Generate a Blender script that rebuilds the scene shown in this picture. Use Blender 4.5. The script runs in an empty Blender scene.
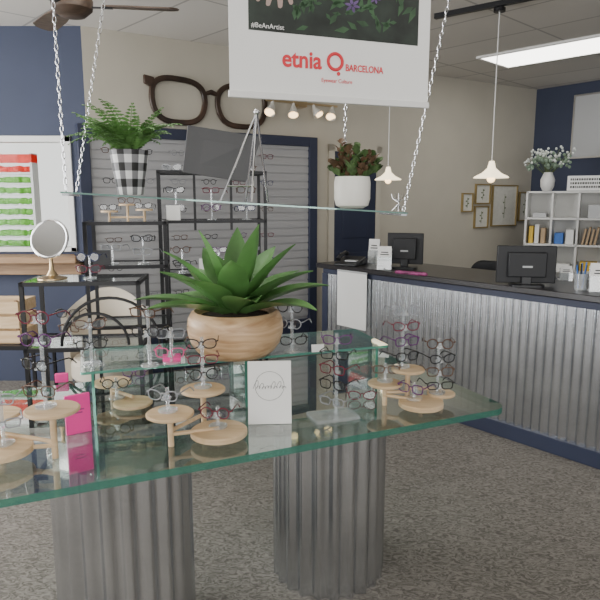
import bpy, math, random
from mathutils import Vector, Matrix
random.seed(7)
C=bpy.context.scene.collection
R=math.radians
PI=math.pi
H=1.55; P=R(9.5); CP=math.cos(P); SP=math.sin(P)
def ray(px,py):
    x=(px-300)/600; u=(300-py)/600
    return Vector((x,CP+u*SP,-SP+u*CP))
def PZ(px,py,z):
    d=ray(px,py); t=(z-H)/d.z; return Vector((d.x*t,d.y*t,z))
def PY(px,py,Y):
    d=ray(px,py); t=Y/d.y; return Vector((d.x*t,Y,H+d.z*t))
# ---------------------------------------------------------------- materials
def nm(name):
    m=bpy.data.materials.new(name); m.use_nodes=True
    return m,m.node_tree.nodes,m.node_tree.links,m.node_tree.nodes['Principled BSDF']
def mat(name,col,rough=.5,metal=0,noise=0,scale=20,bump=0,spec=.5,emit=0,coat=0):
    m,N,L,b=nm(name)
    b.inputs['Base Color'].default_value=(*col,1); b.inputs['Roughness'].default_value=rough
    b.inputs['Metallic'].default_value=metal; b.inputs['Specular IOR Level'].default_value=spec
    b.inputs['Coat Weight'].default_value=coat
    if emit:
        b.inputs['Emission Color'].default_value=(*col,1); b.inputs['Emission Strength'].default_value=emit
    if noise or bump:
        tc=N.new('ShaderNodeTexCoord'); n=N.new('ShaderNodeTexNoise'); n.inputs['Scale'].default_value=scale; n.inputs['Detail'].default_value=4
        L.new(tc.outputs['Object'],n.inputs['Vector'])
        if noise:
            r=N.new('ShaderNodeValToRGB'); e=r.color_ramp.elements
            e[0].position=.3; e[1].position=.7
            e[0].color=(*[max(0,c*(1-noise)) for c in col],1); e[1].color=(*[min(1,c*(1+noise)) for c in col],1)
            L.new(n.outputs['Fac'],r.inputs['Fac']); L.new(r.outputs['Color'],b.inputs['Base Color'])
        if bump:
            bp=N.new('ShaderNodeBump'); bp.inputs['Strength'].default_value=bump; bp.inputs['Distance'].default_value=.01
            L.new(n.outputs['Fac'],bp.inputs['Height']); L.new(bp.outputs['Normal'],b.inputs['Normal'])
    return m
def glassmat(name,tint=(.9,.96,.94),refl=(1,1,1),base=.04,power=1.0,haze=0,hcol=(.9,.93,.93)):
    m=bpy.data.materials.new(name); m.use_nodes=True; N=m.node_tree.nodes; L=m.node_tree.links
    N.clear(); o=N.new('ShaderNodeOutputMaterial'); t=N.new('ShaderNodeBsdfTransparent'); t.inputs[0].default_value=(*tint,1)
    g=N.new('ShaderNodeBsdfGlossy'); g.inputs['Roughness'].default_value=.02; g.inputs[0].default_value=(*refl,1)
    f=N.new('ShaderNodeLayerWeight'); f.inputs[0].default_value=.5
    pw=N.new('ShaderNodeMath'); pw.operation='POWER'; pw.inputs[1].default_value=4; L.new(f.outputs['Facing'],pw.inputs[0])
    mm=N.new('ShaderNodeMath'); mm.operation='MULTIPLY_ADD'; mm.inputs[1].default_value=power*.9; mm.inputs[2].default_value=base; mm.use_clamp=True
    L.new(pw.outputs[0],mm.inputs[0]); mx=N.new('ShaderNodeMixShader')
    L.new(mm.outputs[0],mx.inputs[0]); L.new(t.outputs[0],mx.inputs[1]); L.new(g.outputs[0],mx.inputs[2])
    last=mx
    if haze:
        d=N.new('ShaderNodeBsdfDiffuse'); d.inputs[0].default_value=(*hcol,1); m2=N.new('ShaderNodeMixShader'); m2.inputs[0].default_value=haze
        L.new(mx.outputs[0],m2.inputs[1]); L.new(d.outputs[0],m2.inputs[2]); last=m2
    L.new(last.outputs[0],o.inputs[0]); return m
def woodmat(name,c1,c2,scale=6,axis='X',rough=.5):
    m,N,L,b=nm(name); tc=N.new('ShaderNodeTexCoord'); mp=N.new('ShaderNodeMapping')
    mp.inputs['Scale'].default_value={'X':(.6,5,5),'Z':(5,5,.6),'R':(.8,.8,5)}[axis]
    n=N.new('ShaderNodeTexNoise'); n.inputs['Scale'].default_value=scale; n.inputs['Detail'].default_value=6; n.inputs['Distortion'].default_value=1.2
    r=N.new('ShaderNodeValToRGB'); r.color_ramp.elements[0].position=.35; r.color_ramp.elements[1].position=.68
    r.color_ramp.elements[0].color=(*c1,1); r.color_ramp.elements[1].color=(*c2,1)
    L.new(tc.outputs['Object'],mp.inputs['Vector']); L.new(mp.outputs[0],n.inputs['Vector']); L.new(n.outputs['Fac'],r.inputs['Fac']); L.new(r.outputs['Color'],b.inputs['Base Color'])
    b.inputs['Roughness'].default_value=rough; return m
def carpetmat():
    m,N,L,b=nm('loop_carpet'); tc=N.new('ShaderNodeTexCoord')
    mp=N.new('ShaderNodeMapping'); mp.inputs['Rotation'].default_value=(0,0,.8); mp.inputs['Scale'].default_value=(1,1.8,1)
    L.new(tc.outputs['Object'],mp.inputs['Vector'])
    v=N.new('ShaderNodeTexNoise'); v.inputs['Scale'].default_value=19; v.inputs['Detail'].default_value=2; v.inputs['Distortion'].default_value=3.0
    L.new(mp.outputs[0],v.inputs['Vector'])
    n=N.new('ShaderNodeTexNoise'); n.inputs['Scale'].default_value=200; n.inputs['Detail'].default_value=1; L.new(tc.outputs['Object'],n.inputs['Vector'])
    ad=N.new('ShaderNodeMath'); ad.operation='MULTIPLY_ADD'; ad.inputs[1].default_value=.22; L.new(n.outputs['Fac'],ad.inputs[0]); L.new(v.outputs['Fac'],ad.inputs[2])
    r=N.new('ShaderNodeValToRGB'); e=r.color_ramp.elements
    e[0].position=.47; e[0].color=(.125,.114,.102,1); e[1].position=.74; e[1].color=(.265,.246,.222,1)
    L.new(ad.outputs[0],r.inputs['Fac']); L.new(r.outputs['Color'],b.inputs['Base Color']); b.inputs['Roughness'].default_value=.95; b.inputs['Specular IOR Level'].default_value=.1
    bp=N.new('ShaderNodeBump'); bp.inputs['Strength'].default_value=.18; bp.inputs['Distance'].default_value=.005
    L.new(ad.outputs[0],bp.inputs['Height']); L.new(bp.outputs['Normal'],b.inputs['Normal']); return m
def ceilmat():
    m,N,L,b=nm('ceiling_tile'); tc=N.new('ShaderNodeTexCoord'); mp=N.new('ShaderNodeMapping'); mp.inputs['Rotation'].default_value=(0,0,R(47))
    br=N.new('ShaderNodeTexBrick'); br.offset=0; br.squash=1; br.inputs['Scale'].default_value=1; br.inputs['Brick Width'].default_value=1.22; br.inputs['Row Height'].default_value=.61
    br.inputs['Mortar Size'].default_value=.010; br.inputs['Color1'].default_value=(.68,.65,.60,1); br.inputs['Color2'].default_value=(.64,.61,.56,1); br.inputs['Mortar'].default_value=(.42,.40,.37,1)
    L.new(tc.outputs['Object'],mp.inputs[0]); L.new(mp.outputs[0],br.inputs['Vector']); L.new(br.outputs['Color'],b.inputs['Base Color']); b.inputs['Roughness'].default_value=.9
    return m
def galvmat(name='galvanized_steel'):
    m,N,L,b=nm(name); tc=N.new('ShaderNodeTexCoord'); v=N.new('ShaderNodeTexVoronoi'); v.inputs['Scale'].default_value=70
    n=N.new('ShaderNodeTexNoise'); n.inputs['Scale'].default_value=4; n.inputs['Detail'].default_value=2
    L.new(tc.outputs['Object'],v.inputs['Vector']); L.new(tc.outputs['Object'],n.inputs['Vector'])
    ad=N.new('ShaderNodeMath'); ad.operation='MULTIPLY_ADD'; ad.inputs[1].default_value=.15; L.new(v.outputs['Color'],ad.inputs[0]); L.new(n.outputs['Fac'],ad.inputs[2])
    r=N.new('ShaderNodeValToRGB'); e=r.color_ramp.elements; e[0].position=.3; e[0].color=(.54,.56,.59,1); e[1].position=.85; e[1].color=(.72,.74,.77,1)
    L.new(ad.outputs[0],r.inputs[0]); L.new(r.outputs[0],b.inputs['Base Color']); b.inputs['Metallic'].default_value=1.0; b.inputs['Roughness'].default_value=.25
    return m
def checkmat():
    m,N,L,b=nm('buffalo_check'); tc=N.new('ShaderNodeTexCoord')
    s=N.new('ShaderNodeSeparateXYZ'); L.new(tc.outputs['Object'],s.inputs[0])
    def stripe(out,sc):
        a=N.new('ShaderNodeMath'); a.operation='MULTIPLY'; a.inputs[1].default_value=sc; L.new(out,a.inputs[0])
        f=N.new('ShaderNodeMath'); f.operation='FRACT'; L.new(a.outputs[0],f.inputs[0])
        g=N.new('ShaderNodeMath'); g.operation='GREATER_THAN'; g.inputs[1].default_value=.5; L.new(f.outputs[0],g.inputs[0]); return g
    an=N.new('ShaderNodeMath'); an.operation='ARCTAN2'; L.new(s.outputs['Y'],an.inputs[0]); L.new(s.outputs['X'],an.inputs[1])
    a=stripe(an.outputs[0],8/(2*PI)); c=stripe(s.outputs['Z'],17)
    ad=N.new('ShaderNodeMath'); ad.operation='ADD'; L.new(a.outputs[0],ad.inputs[0]); L.new(c.outputs[0],ad.inputs[1])
    ml=N.new('ShaderNodeMath'); ml.operation='MULTIPLY'; ml.inputs[1].default_value=.5; L.new(ad.outputs[0],ml.inputs[0])
    r=N.new('ShaderNodeValToRGB'); r.color_ramp.interpolation='CONSTANT'; e=r.color_ramp.elements; e[0].position=0; e[0].color=(.8,.8,.8,1); e[1].position=.8; e[1].color=(.015,.015,.015,1)
    x=e.new(.4); x.color=(.22,.22,.23,1)
    L.new(ml.outputs[0],r.inputs[0]); L.new(r.outputs[0],b.inputs['Base Color']); return m
M=dict(
 carpet=carpetmat(), ceil=ceilmat(), galv=galvmat(),
 beige=mat('beige_wall',(.56,.525,.445),.85,noise=.03,scale=3), navy=mat('navy_wall',(.045,.056,.098),.7,noise=.06,scale=3),
 navyp=mat('navy_paint',(.026,.033,.066),.5,noise=.06,scale=4), white=mat('white_paint',(.80,.80,.78),.5), paper=mat('white_paper',(.86,.86,.84),.6),
 black=mat('black_metal',(.010,.010,.012),.4,metal=.2), blackp=mat('black_plastic',(.016,.017,.020),.35), ctop=mat('dark_laminate',(.022,.020,.022),.28,noise=.3,scale=60),
 slat=mat('slat_panel',(.40,.40,.41),.6), chrome=mat('chrome',(.75,.75,.77),.18,metal=1), brass=mat('brass',(.60,.45,.26),.3,metal=1),
 glass=glassmat('table_glass',(.82,.90,.87),base=.09,power=1.75,haze=.0), gedge=glassmat('glass_edge',(.25,.55,.46),refl=(.45,.80,.70),base=.25,haze=.45,hcol=(.08,.25,.19)),
 rglass=glassmat('riser_glass',(.87,.94,.915),base=.08,power=1.5,haze=.04,hcol=(.6,.8,.75)), rgedge=glassmat('riser_glass_edge',(.30,.65,.54),refl=(.5,.85,.75),base=.25,haze=.45,hcol=(.14,.42,.33)),
 sglass=glassmat('shelf_glass',(.88,.93,.91),base=.06), sedge=glassmat('hanging_shelf_edge',(.45,.62,.56),refl=(.6,.8,.75),base=.25,haze=.4,hcol=(.25,.42,.37)), lens=glassmat('lens',(.84,.86,.88),base=.08), wpane=glassmat('window_pane',(.97,.98,.98),base=.004,power=.3), acryl=glassmat('acrylic',(.90,.92,.94),base=.14,power=1.4,haze=.20),
 pine=woodmat('pale_birch',(.56,.39,.22),(.70,.53,.34),5,'X',.5), bowl=woodmat('turned_wood',(.40,.23,.11),(.72,.51,.31),6,'R',.42), dwood=woodmat('fan_wood',(.05,.032,.022),(.10,.065,.045),5,'X',.5),
 sillw=woodmat('sill_wood',(.25,.15,.08),(.38,.24,.13),5,'X',.55),
 agave=mat('agave_leaf',(.105,.245,.07),.36,noise=.36,scale=6), fern=mat('fern_leaf',(.12,.26,.07),.5,noise=.4,scale=14), bush=mat('bush_leaf',(.075,.13,.045),.45,noise=.4,scale=25),
 bush2=mat('bronze_leaf',(.12,.072,.040),.45,noise=.4,scale=25), stem=mat('green_stem',(.12,.16,.06),.6), soil=mat('potting_soil',(.05,.035,.025),.95,noise=.3,scale=60,bump=.5),
 pot=mat('cream_glaze',(.80,.78,.72),.35), check=checkmat(), tort=mat('tortoiseshell',(.042,.023,.014),.3,noise=.95,scale=4),
 magenta=mat('magenta_card',(.82,.04,.30),.45,emit=.08), casep=mat('purple_case',(.24,.04,.14),.5,noise=.7,scale=30), red=mat('red_ink',(.72,.035,.05),.5), grey=mat('grey_board',(.10,.10,.105),.6), lgrey=mat('light_grey_board',(.50,.51,.52),.6),  # magenta has a faint glow added to brighten its colour
 ink=mat('black_ink',(.02,.02,.02),.6), gold=mat('gold_frame',(.40,.30,.13),.4,metal=.4), print=mat('botanical_print',(.78,.77,.70),.6,noise=.06,scale=22),
 cream=mat('cream_upholstery',(.60,.54,.45),.8), yellow=mat('yellow_box',(.75,.50,.06),.5), blue=mat('blue_box',(.06,.18,.55),.5), kraft=mat('kraft_paper',(.50,.36,.22),.7),
 flower=mat('white_blossom',(.72,.76,.72),.6), dusty=mat('dusty_leaf',(.22,.30,.22),.6), photo=mat('dark_leafy_print',(.016,.024,.018),.45,noise=.8,scale=9),
 petal=mat('purple_petal',(.12,.07,.19),.5,noise=.5,scale=30), skin=mat('printed_skin',(.42,.31,.27),.5), leafp=mat('printed_leaf',(.035,.085,.036),.5,noise=.5,scale=12), mirror=mat('mirror_glass',(.50,.51,.52),.12,metal=1),
 lampw=mat('lit_shade',(1,.84,.58),.4,emit=2.4), spotw=mat('lit_spot',(1,.70,.36),.4,emit=4), tube=mat('lit_diffuser',(1,.97,.9),.5,emit=6.0), screen=mat('monitor_back',(.014,.015,.018),.5),
 redf=mat('red_flowers',(.75,.05,.03),.6,noise=.3,scale=25,emit=.35), greenf=mat('green_seedlings',(.15,.42,.06),.6,noise=.35,scale=50,emit=.35), out=mat('glowing_stucco',(.85,.85,.83),.8,emit=1.4),  # emission stands in for daylight on the rack plants and outside stucco
)
EC={'black':(.016,.016,.018),'tortoiseshell':(.09,.040,.020),'purple':(.12,.030,.14),'red':(.34,.02,.035),'pink':(.75,.10,.28),'navy':(.025,.035,.10),'clear grey':(.30,.31,.33),'brown':(.12,.065,.042),'gold wire':(.45,.33,.18),'burgundy':(.16,.02,.04)}
EM={k:mat('acetate_'+k.replace(' ','_'),v,.22,metal=.8 if 'wire' in k else 0) for k,v in EC.items()}
# ---------------------------------------------------------------- mesh builder
class MB:
    def __init__(s): s.v=[]; s.f=[]; s.m=[]; s.k=0
    def mi(s,k): s.k=k; return s
    def add(s,vs,fs,mtx=None):
        n=len(s.v); s.v+=[(mtx@Vector(v)) if mtx else Vector(v) for v in vs]
        for f in fs: s.f.append([i+n for i in f]); s.m.append(s.k)
        return s
    def box(s,x0,x1,y0,y1,z0,z1,mtx=None):
        vs=[(x,y,z) for z in (z0,z1) for y in (y0,y1) for x in (x0,x1)]
        return s.add(vs,[(0,2,3,1),(4,5,7,6),(0,1,5,4),(2,6,7,3),(0,4,6,2),(1,3,7,5)],mtx)
    def cyl(s,a,b,r0,r1=None,n=12,cap=True):
        r1=r0 if r1 is None else r1; a=Vector(a); b=Vector(b); d=(b-a).normalized(); q=d.to_track_quat('Z','Y').to_matrix()
        vs=[]; 
        for p,r in((a,r0),(b,r1)):
            for i in range(n): t=2*PI*i/n; vs.append(p+q@Vector((r*math.cos(t),r*math.sin(t),0)))
        fs=[(i,(i+1)%n,n+(i+1)%n,n+i) for i in range(n)]
        if cap: fs+= [tuple(range(n-1,-1,-1)),tuple(range(n,2*n))]
        return s.add(vs,fs)
    def tube(s,pts,r,n=6,closed=False,flat=1):
        pts=[Vector(p) for p in pts]; m=len(pts); vs=[]; up=None
        for i,p in enumerate(pts):
            if closed: d=pts[(i+1)%m]-pts[i-1]
            else: d=pts[min(i+1,m-1)]-pts[max(i-1,0)]
            d.normalize()
            if up is None:
                up=Vector((0,0,1)) if abs(d.z)<.8 else Vector((0,1,0))
            sd=d.cross(up)
            if sd.length<1e-4: sd=d.cross(Vector((1,0,.1)))
            sd.normalize(); u2=sd.cross(d); up=u2
            rr=r[i] if isinstance(r,(list,tuple)) else r
            for k in range(n): t=2*PI*k/n; vs.append(p+sd*rr*math.cos(t)+u2*rr*flat*math.sin(t))
        fs=[]
        for i in range(m if closed else m-1):
            j=(i+1)%m
            for k in range(n): fs.append((i*n+k,i*n+(k+1)%n,j*n+(k+1)%n,j*n+k))
        if not closed: fs+=[tuple(range(n-1,-1,-1)),tuple((m-1)*n+k for k in range(n))]
        return s.add(vs,fs)
    def rim(s,pts,w,d):
        """flat closed rim in the XZ plane: radial width w, depth d along y"""
        m=len(pts); cx=sum(p[0] for p in pts)/m; cz=sum(p[2] for p in pts)/m; vs=[]
        for i in range(m):
            a=Vector(pts[i-1]); b=Vector(pts[(i+1)%m]); tn=(b-a).normalized(); nn=Vector((tn.z,0,-tn.x)); p=Vector(pts[i])
            if nn.dot(p-Vector((cx,0,cz)))<0: nn=-nn
            for u,y in((.5,-.5),(.5,.5),(-.5,.5),(-.5,-.5)): vs.append(p+nn*w*u+Vector((0,d*y,0)))
        fs=[(i*4+k,i*4+(k+1)%4,((i+1)%m)*4+(k+1)%4,((i+1)%m)*4+k) for i in range(m) for k in range(4)]
        return s.add(vs,fs)
    def lathe(s,prof,n=32,c=(0,0,0),mod=None):
        vs=[]; c=Vector(c)
        for r,z in prof:
            for k in range(n):
                t=2*PI*k/n; q=r*(mod(t,z) if mod else 1); vs.append(c+Vector((q*math.cos(t),q*math.sin(t),z)))
        fs=[(i*n+k,i*n+(k+1)%n,(i+1)*n+(k+1)%n,(i+1)*n+k) for i in range(len(prof)-1) for k in range(n)]
        fs+=[tuple(range(n-1,-1,-1)),tuple((len(prof)-1)*n+k for k in range(n))]
        return s.add(vs,fs)
    def prism(s,poly,z0,z1,mtx=None,side=None):
        n=len(poly); k0=s.k
        s.add([(x,y,z0) for x,y in poly]+[(x,y,z1) for x,y in poly],[tuple(range(n-1,-1,-1)),tuple(range(n,2*n))],mtx)
        b=len(s.v)-2*n
        for i in range(n): s.f.append([b+i,b+(i+1)%n,b+n+(i+1)%n,b+n+i]); s.m.append(side if side is not None else k0)
        return s
    def ball(s,c,r,n=10,sc=(1,1,1)):
        pr=[(max(1e-4,r*math.sin(PI*i/n)),-r*math.cos(PI*i/n)) for i in range(n+1)]
        t=MB().lathe(pr,n+4)
        return s.add([Vector((v.x*sc[0],v.y*sc[1],v.z*sc[2]))+Vector(c) for v in t.v],t.f)
    def mesh(s,name,mats,smooth=True,ang=35):
        me=bpy.data.meshes.new(name); me.from_pydata([tuple(v) for v in s.v],[],s.f)
        for m in (mats if isinstance(mats,(list,tuple)) else [mats]): me.materials.append(m)
        for p,k in zip(me.polygons,s.m): p.material_index=k; p.use_smooth=smooth
        me.validate(); me.update()
        if smooth:
            me.set_sharp_from_angle(angle=R(ang))
        return me
    def build(s,name,mats,parent=None,loc=(0,0,0),rz=0,bev=0,smooth=True,label=None,ang=35):
        o=bpy.data.objects.new(name,s.mesh(name,mats,smooth,ang)); C.objects.link(o); o.location=loc; o.rotation_euler=(0,0,rz)
        if parent: o.parent=parent
        if bev:
            b=o.modifiers.new('Bevel','BEVEL'); b.width=bev; b.segments=2; b.limit_method='ANGLE'
        if label: o['label']=label
        return o
def tag(o,label,cat,group=None):
    o['label']=label; o['category']=cat
    if group: o['group']=group
    return o
def thing(name,label,cat,loc=(0,0,0),rz=0,group=None,rx=0,ry=0):
    o=bpy.data.objects.new(name,None); o.empty_display_size=.05; C.objects.link(o); o.location=loc; o.rotation_euler=(rx,ry,rz)
    return tag(o,label,cat,group)
def struct(mb,name,mats,**k):
    o=mb.build(name,mats,**k); o['kind']='structure'; return o
def text(body,size,m,parent,loc,name='lettering',bold=0,align='LEFT',rot=(PI/2,0,0),space=1,xs=1,shear=0):
    c=bpy.data.curves.new(name,'FONT'); c.body=body; c.size=size; c.align_x=align; c.offset=bold; c.extrude=.0004; c.space_character=space; c.resolution_u=4; c.shear=shear
    t=bpy.data.objects.new(name+'_tmp',c); C.objects.link(t); dg=bpy.context.evaluated_depsgraph_get()
    me=bpy.data.meshes.new_from_object(t.evaluated_get(dg)); bpy.data.objects.remove(t); me.materials.clear(); me.materials.append(m)
    o=bpy.data.objects.new(name,me); C.objects.link(o); o.parent=parent; o.location=loc; o.rotation_euler=rot; o.scale=(xs,1,1); return o
def rrect(w,d,r,n=8):
    p=[]
    for cx,cy,a in((w/2-r,d/2-r,0),(-w/2+r,d/2-r,90),(-w/2+r,-d/2+r,180),(w/2-r,-d/2+r,270)):
        for i in range(n+1): t=R(a+90*i/n); p.append((cx+r*math.cos(t),cy+r*math.sin(t)))
    return p
# ---------------------------------------------------------------- room
CZ=2.9
W0=Vector((-1.73,5.02,0)); W1=Vector((2.95,7.8,0)); e1=(W1-W0).normalized(); WN=Vector((e1.y,-e1.x,0)); WA=math.atan2(e1.y,e1.x)
e2=Vector((.62,-.785,0)); W2=W1+e2*9
def PW(px,py,off=0):
    d=ray(px,py); n=WN; t=((W0+WN*off)).dot(n)/Vector((d.x,d.y,0)).dot(n)
    return Vector((d.x*t,d.y*t,H+d.z*t))
def wallx(px):  # coordinate along the back wall
    return (PW(px,200)-W0).dot(e1)
struct(MB().box(-4.4,9,-2.5,8.5,-.05,0),'floor',M['carpet'])
struct(MB().box(-4.4,9,-2.5,8.5,CZ,CZ+.05),'ceiling',M['ceil'])
Lw=(W1-W0).length
struct(MB().box(0,Lw+.1,0,.12,0,CZ),'wall_back',M['beige'],loc=W0,rz=WA)
struct(MB().box(0,9,0,.12,0,CZ),'wall_right',M['navy'],loc=W1,rz=math.atan2(e2.y,e2.x))
wx0,wx1,wz0,wz1=-3.1,-1.86,1.12,2.06
struct(MB().box(-4.3,wx0,5.02,5.14,0,CZ).box(wx1,-1.73,5.02,5.14,0,CZ).box(wx0,wx1,5.02,5.14,0,wz0).box(wx0,wx1,5.02,5.14,wz1,CZ),'wall_back_left',M['navy'])
struct(MB().box(-4.42,-4.3,-2.5,5.14,0,CZ),'wall_left',M['beige'])
w=struct(MB().box(wx0,wx1,5.0,5.1,wz0,wz0+.04).box(wx0,wx1,5.0,5.1,wz1-.05,wz1).box(wx0,wx0+.04,5.0,5.1,wz0,wz1).box(wx1-.05,wx1,5.0,5.1,wz0,wz1),'window_1',M['white'],bev=.004)
MB().box(wx0+.04,wx1-.05,5.06,5.066,wz0+.04,wz1-.05).build('pane',M['wpane'],w)
struct(MB().box(-3.3,-1.80,4.80,5.02,1.04,1.10),'trim_1',M['sillw'],bev=.006)
struct(MB().box(-3.3,-1.80,4.90,5.02,.94,1.035),'trim_2',M['sillw'],bev=.004)
# outside the window
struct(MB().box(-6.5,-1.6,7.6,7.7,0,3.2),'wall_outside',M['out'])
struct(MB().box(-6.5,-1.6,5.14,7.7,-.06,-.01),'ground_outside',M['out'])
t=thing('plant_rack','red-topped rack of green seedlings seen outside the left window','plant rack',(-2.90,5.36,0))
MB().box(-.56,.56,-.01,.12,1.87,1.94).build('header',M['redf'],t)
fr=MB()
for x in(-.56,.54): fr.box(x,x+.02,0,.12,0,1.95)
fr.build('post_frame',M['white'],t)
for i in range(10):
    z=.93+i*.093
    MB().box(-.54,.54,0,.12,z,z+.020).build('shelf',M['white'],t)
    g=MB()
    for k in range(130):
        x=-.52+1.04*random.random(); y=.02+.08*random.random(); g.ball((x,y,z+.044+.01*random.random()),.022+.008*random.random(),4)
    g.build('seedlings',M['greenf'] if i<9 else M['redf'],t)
# door
dx0,dx1=wallx(333),wallx(374)
d=struct(MB().box(dx0,dx1,-.03,-.001,0,2.03).box(dx0+.1,dx1-.1,-.038,-.03,1.15,1.9).box(dx0+.1,dx1-.1,-.038,-.03,.2,1.0),'door_1',M['navyp'],loc=W0,rz=WA,bev=.004)
MB().cyl((dx0+.06,-.03,1.0),(dx0+.06,-.07,1.0),.012).cyl((dx0+.06,-.07,1.0),(dx0+.16,-.07,1.0),.01).build('handle',M['chrome'],d)
struct(MB().box(dx0-.07,dx0-.002,-.03,-.001,0,2.1).box(dx1+.002,dx1+.07,-.03,-.001,0,2.1).box(dx0-.07,dx1+.07,-.03,-.001,2.035,2.1),'trim_3',M['beige'],loc=W0,rz=WA)
struct(MB().box(0,dx0-.08,-.015,-.001,0,.1).box(dx1+.08,Lw,-.015,-.001,0,.1),'baseboard_back',M['navyp'],loc=W0,rz=WA)
# slat wall
sx0,sx1=wallx(91),wallx(306)
t=thing('slatwall_display','grey slatwall display board with navy frame on the back wall','display board',W0+WN*.002,WA)
g=MB().box(sx0,sx1,-.03,0,.35,2.06)
z=.38
while z<2.04: g.box(sx0,sx1,-.042,-.03,z,z+.062); z+=.075
g.build('slat_panel',M['slat'],t)
MB().box(sx0-.09,sx0,-.07,0,.1,2.15).box(sx1,sx1+.09,-.07,0,.1,2.15).box(sx0,sx1,-.07,0,2.06,2.15).box(sx0,sx1,-.07,0,.1,.35).build('frame',M['navyp'],t,bev=.004)
# ---------------------------------------------------------------- ceiling things
gl=Vector((.70,-.714,0)); gs=Vector((.714,.70,0)); ga=math.atan2(gl.y,gl.x)
def clight(c,label):
    t=thing('ceiling_light',label,'ceiling light',(c[0],c[1],CZ),ga,'recessed fluorescent ceiling lights')
    MB().box(-.61,.61,-.31,-.28,-.02,0).box(-.61,.61,.28,.31,-.02,0).box(-.61,-.58,-.28,.28,-.02,0).box(.58,.61,-.28,.28,-.02,0).build('frame',M['white'],t)
    MB().box(-.58,.58,-.28,.28,-.014,-.004).build('diffuser',M['tube'],t)
c=Vector((1.70,6.05,0))+gl*.6+gs*.3
clight(c,'lit rectangular fluorescent panel in the ceiling above the right end of the counter')
clight((-1.9,2.2),'added unseen fluorescent ceiling panel above the left end of the glass table')  # out of view, added to light the left of the room
clight((1.6,1.8),'added unseen fluorescent ceiling panel above the carpet right of the glass table')  # another added panel outside the frame, for light on the right
clight((-.75,2.95),'fluorescent ceiling panel right of the ceiling fan')
# fan
fp=PZ(72,6,2.62)
t=thing('ceiling_fan','dark ceiling fan with wooden blades at the upper left','ceiling fan',(fp.x,fp.y,CZ))
MB().lathe([(.02,0),(.07,0),(.07,-.03),(.03,-.07),(.02,-.07)][::-1],20).build('canopy',M['black'],t)
MB().cyl((0,0,-.05),(0,0,-.2),.012).build('downrod',M['black'],t)
MB().lathe([(.03,-.34),(.07,-.335),(.11,-.30),(.115,-.25),(.09,-.2),(.03,-.19)],24).build('motor_housing',M['dwood'],t)
for a in(8,128,248):
    m=Matrix.Rotation(R(a),4,'Z')@Matrix.Translation((0,0,-.28))@Matrix.Rotation(R(10),4,'X')
    b=MB().prism([(.17,-.05),(.3,-.065),(.54,-.07),(.58,-.04),(.59,0),(.58,.04),(.54,.07),(.3,.065),(.17,.05)],0,.008,m).build('blade',M['dwood'],t)
    MB().box(.09,.22,-.02,.02,-.008,.0,m).build('blade_bracket',M['black'],b)
# track & pendants
pa=PZ(435,17,CZ-.02); pb=PZ(560,-8,CZ-.02)
mb=MB(); dd=(pb-pa).normalized(); q=Matrix.Translation(pa)@dd.to_track_quat('X','Z').to_matrix().to_4x4()
tr=mb.box(0,(pb-pa).length,-.018,.018,-.015,.02,q).build('track_rail',M['black'])
tag(tr,'black track rail fixed to the ceiling above the counter','track rail')
def pendant(p,zb,label,r=.125,top=CZ-.036):
    t=thing('pendant_lamp',label,'pendant lamp',(p.x,p.y,top),0,'cone pendant lamps over the counter')
    h=zb-top
    MB().cyl((0,0,h+.10),(0,0,0),.004,n=8).build('cord',M['white'],t)
    MB().lathe([(.04,-.025),(.04,-.001),(.02,0)],16).build('canopy',M['black'],t)
    MB().lathe([(r,h),(r*.95,h+.01),(r*.55,h+.035),(.03,h+.07),(.018,h+.12),(.012,h+.12)],28).build('shade',M['lampw'],t)
    MB().ball((0,0,h-.005),.03,8).build('bulb',M['spotw'],t)
p1=PY(491,178,4.45); pendant(p1,p1.z,'nearer lit cone pendant lamp hanging over the right part of the counter')
p2=PY(388,180,5.75); pendant(p2,p2.z,'farther lit cone pendant lamp behind the hanging shelf pot',top=CZ)
# wall spot bar
a=PW(266,100,.12); b=PW(337,108,.12); b.z=a.z
t=thing('spotlight_bar','slim wall bar with four lit cone spotlights below the hanging banner','spotlight',(a.x,a.y,a.z),math.atan2(b.y-a.y,b.x-a.x))
Lb=(b-a).length
MB().box(0,Lb,-.009,.009,-.009,.009).box(Lb/2-.05,Lb/2+.05,.0,.115,-.03,.03).build('bar',M['brass'],t)
for k in range(4):
    x=Lb*(.09+.28*k); dx=(-.06,-.03,.03,-.05)[k]; dz=(-.115,-.12,-.10,-.11)[k]
    s=MB().cyl((x,0,-.005),(x+dx*.2,-.01,-.045),.012,.020,14).cyl((x+dx*.2,-.01,-.045),(x+dx,-.05,dz),.024,.052,16).build('spot_head',M['pot'],t)
    MB().cyl((x+dx,-.05,dz-.001),(x+dx*1.03,-.052,dz-.005),.044,.044,14).build('bulb',M['spotw'],s)
# giant glasses on wall
def superell(cx,cz,a,b,n=2.6,N=28,cat=0):
    p=[]
    for i in range(N):
        t=2*PI*i/N; c=math.cos(t); s_=math.sin(t)
        x=a*math.copysign(abs(c)**(2/n),c); z=b*math.copysign(abs(s_)**(2/n),s_)
        if z>0: z+=cat*(x/a)*b*.25*(1 if cx>0 else -1)
        else: x*=(1-.12*abs(z/b))
        p.append((cx+x,0,cz+z))
    return p
gx0=wallx(148); gx1=wallx(270); gw=gx1-gx0; gc=W0+e1*((gx0+gx1)/2)+WN*.03; gc.z=PW(200,101).z
t=thing('giant_eyeglasses','giant dark tortoiseshell eyeglasses mounted high on the beige wall','wall decoration',gc,WA)
g=MB()
for s in(-1,1): g.rim(superell(s*gw*.25,-.02,gw*.20,.180,3.0,48,.28),.046,.035)
g.prism([(-gw*.065,.035),(-gw*.05,.075),(0,.10),(gw*.05,.075),(gw*.065,.035),(0,.06)],-.0175,.0175,Matrix.Rotation(R(90),4,'X'))
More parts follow.
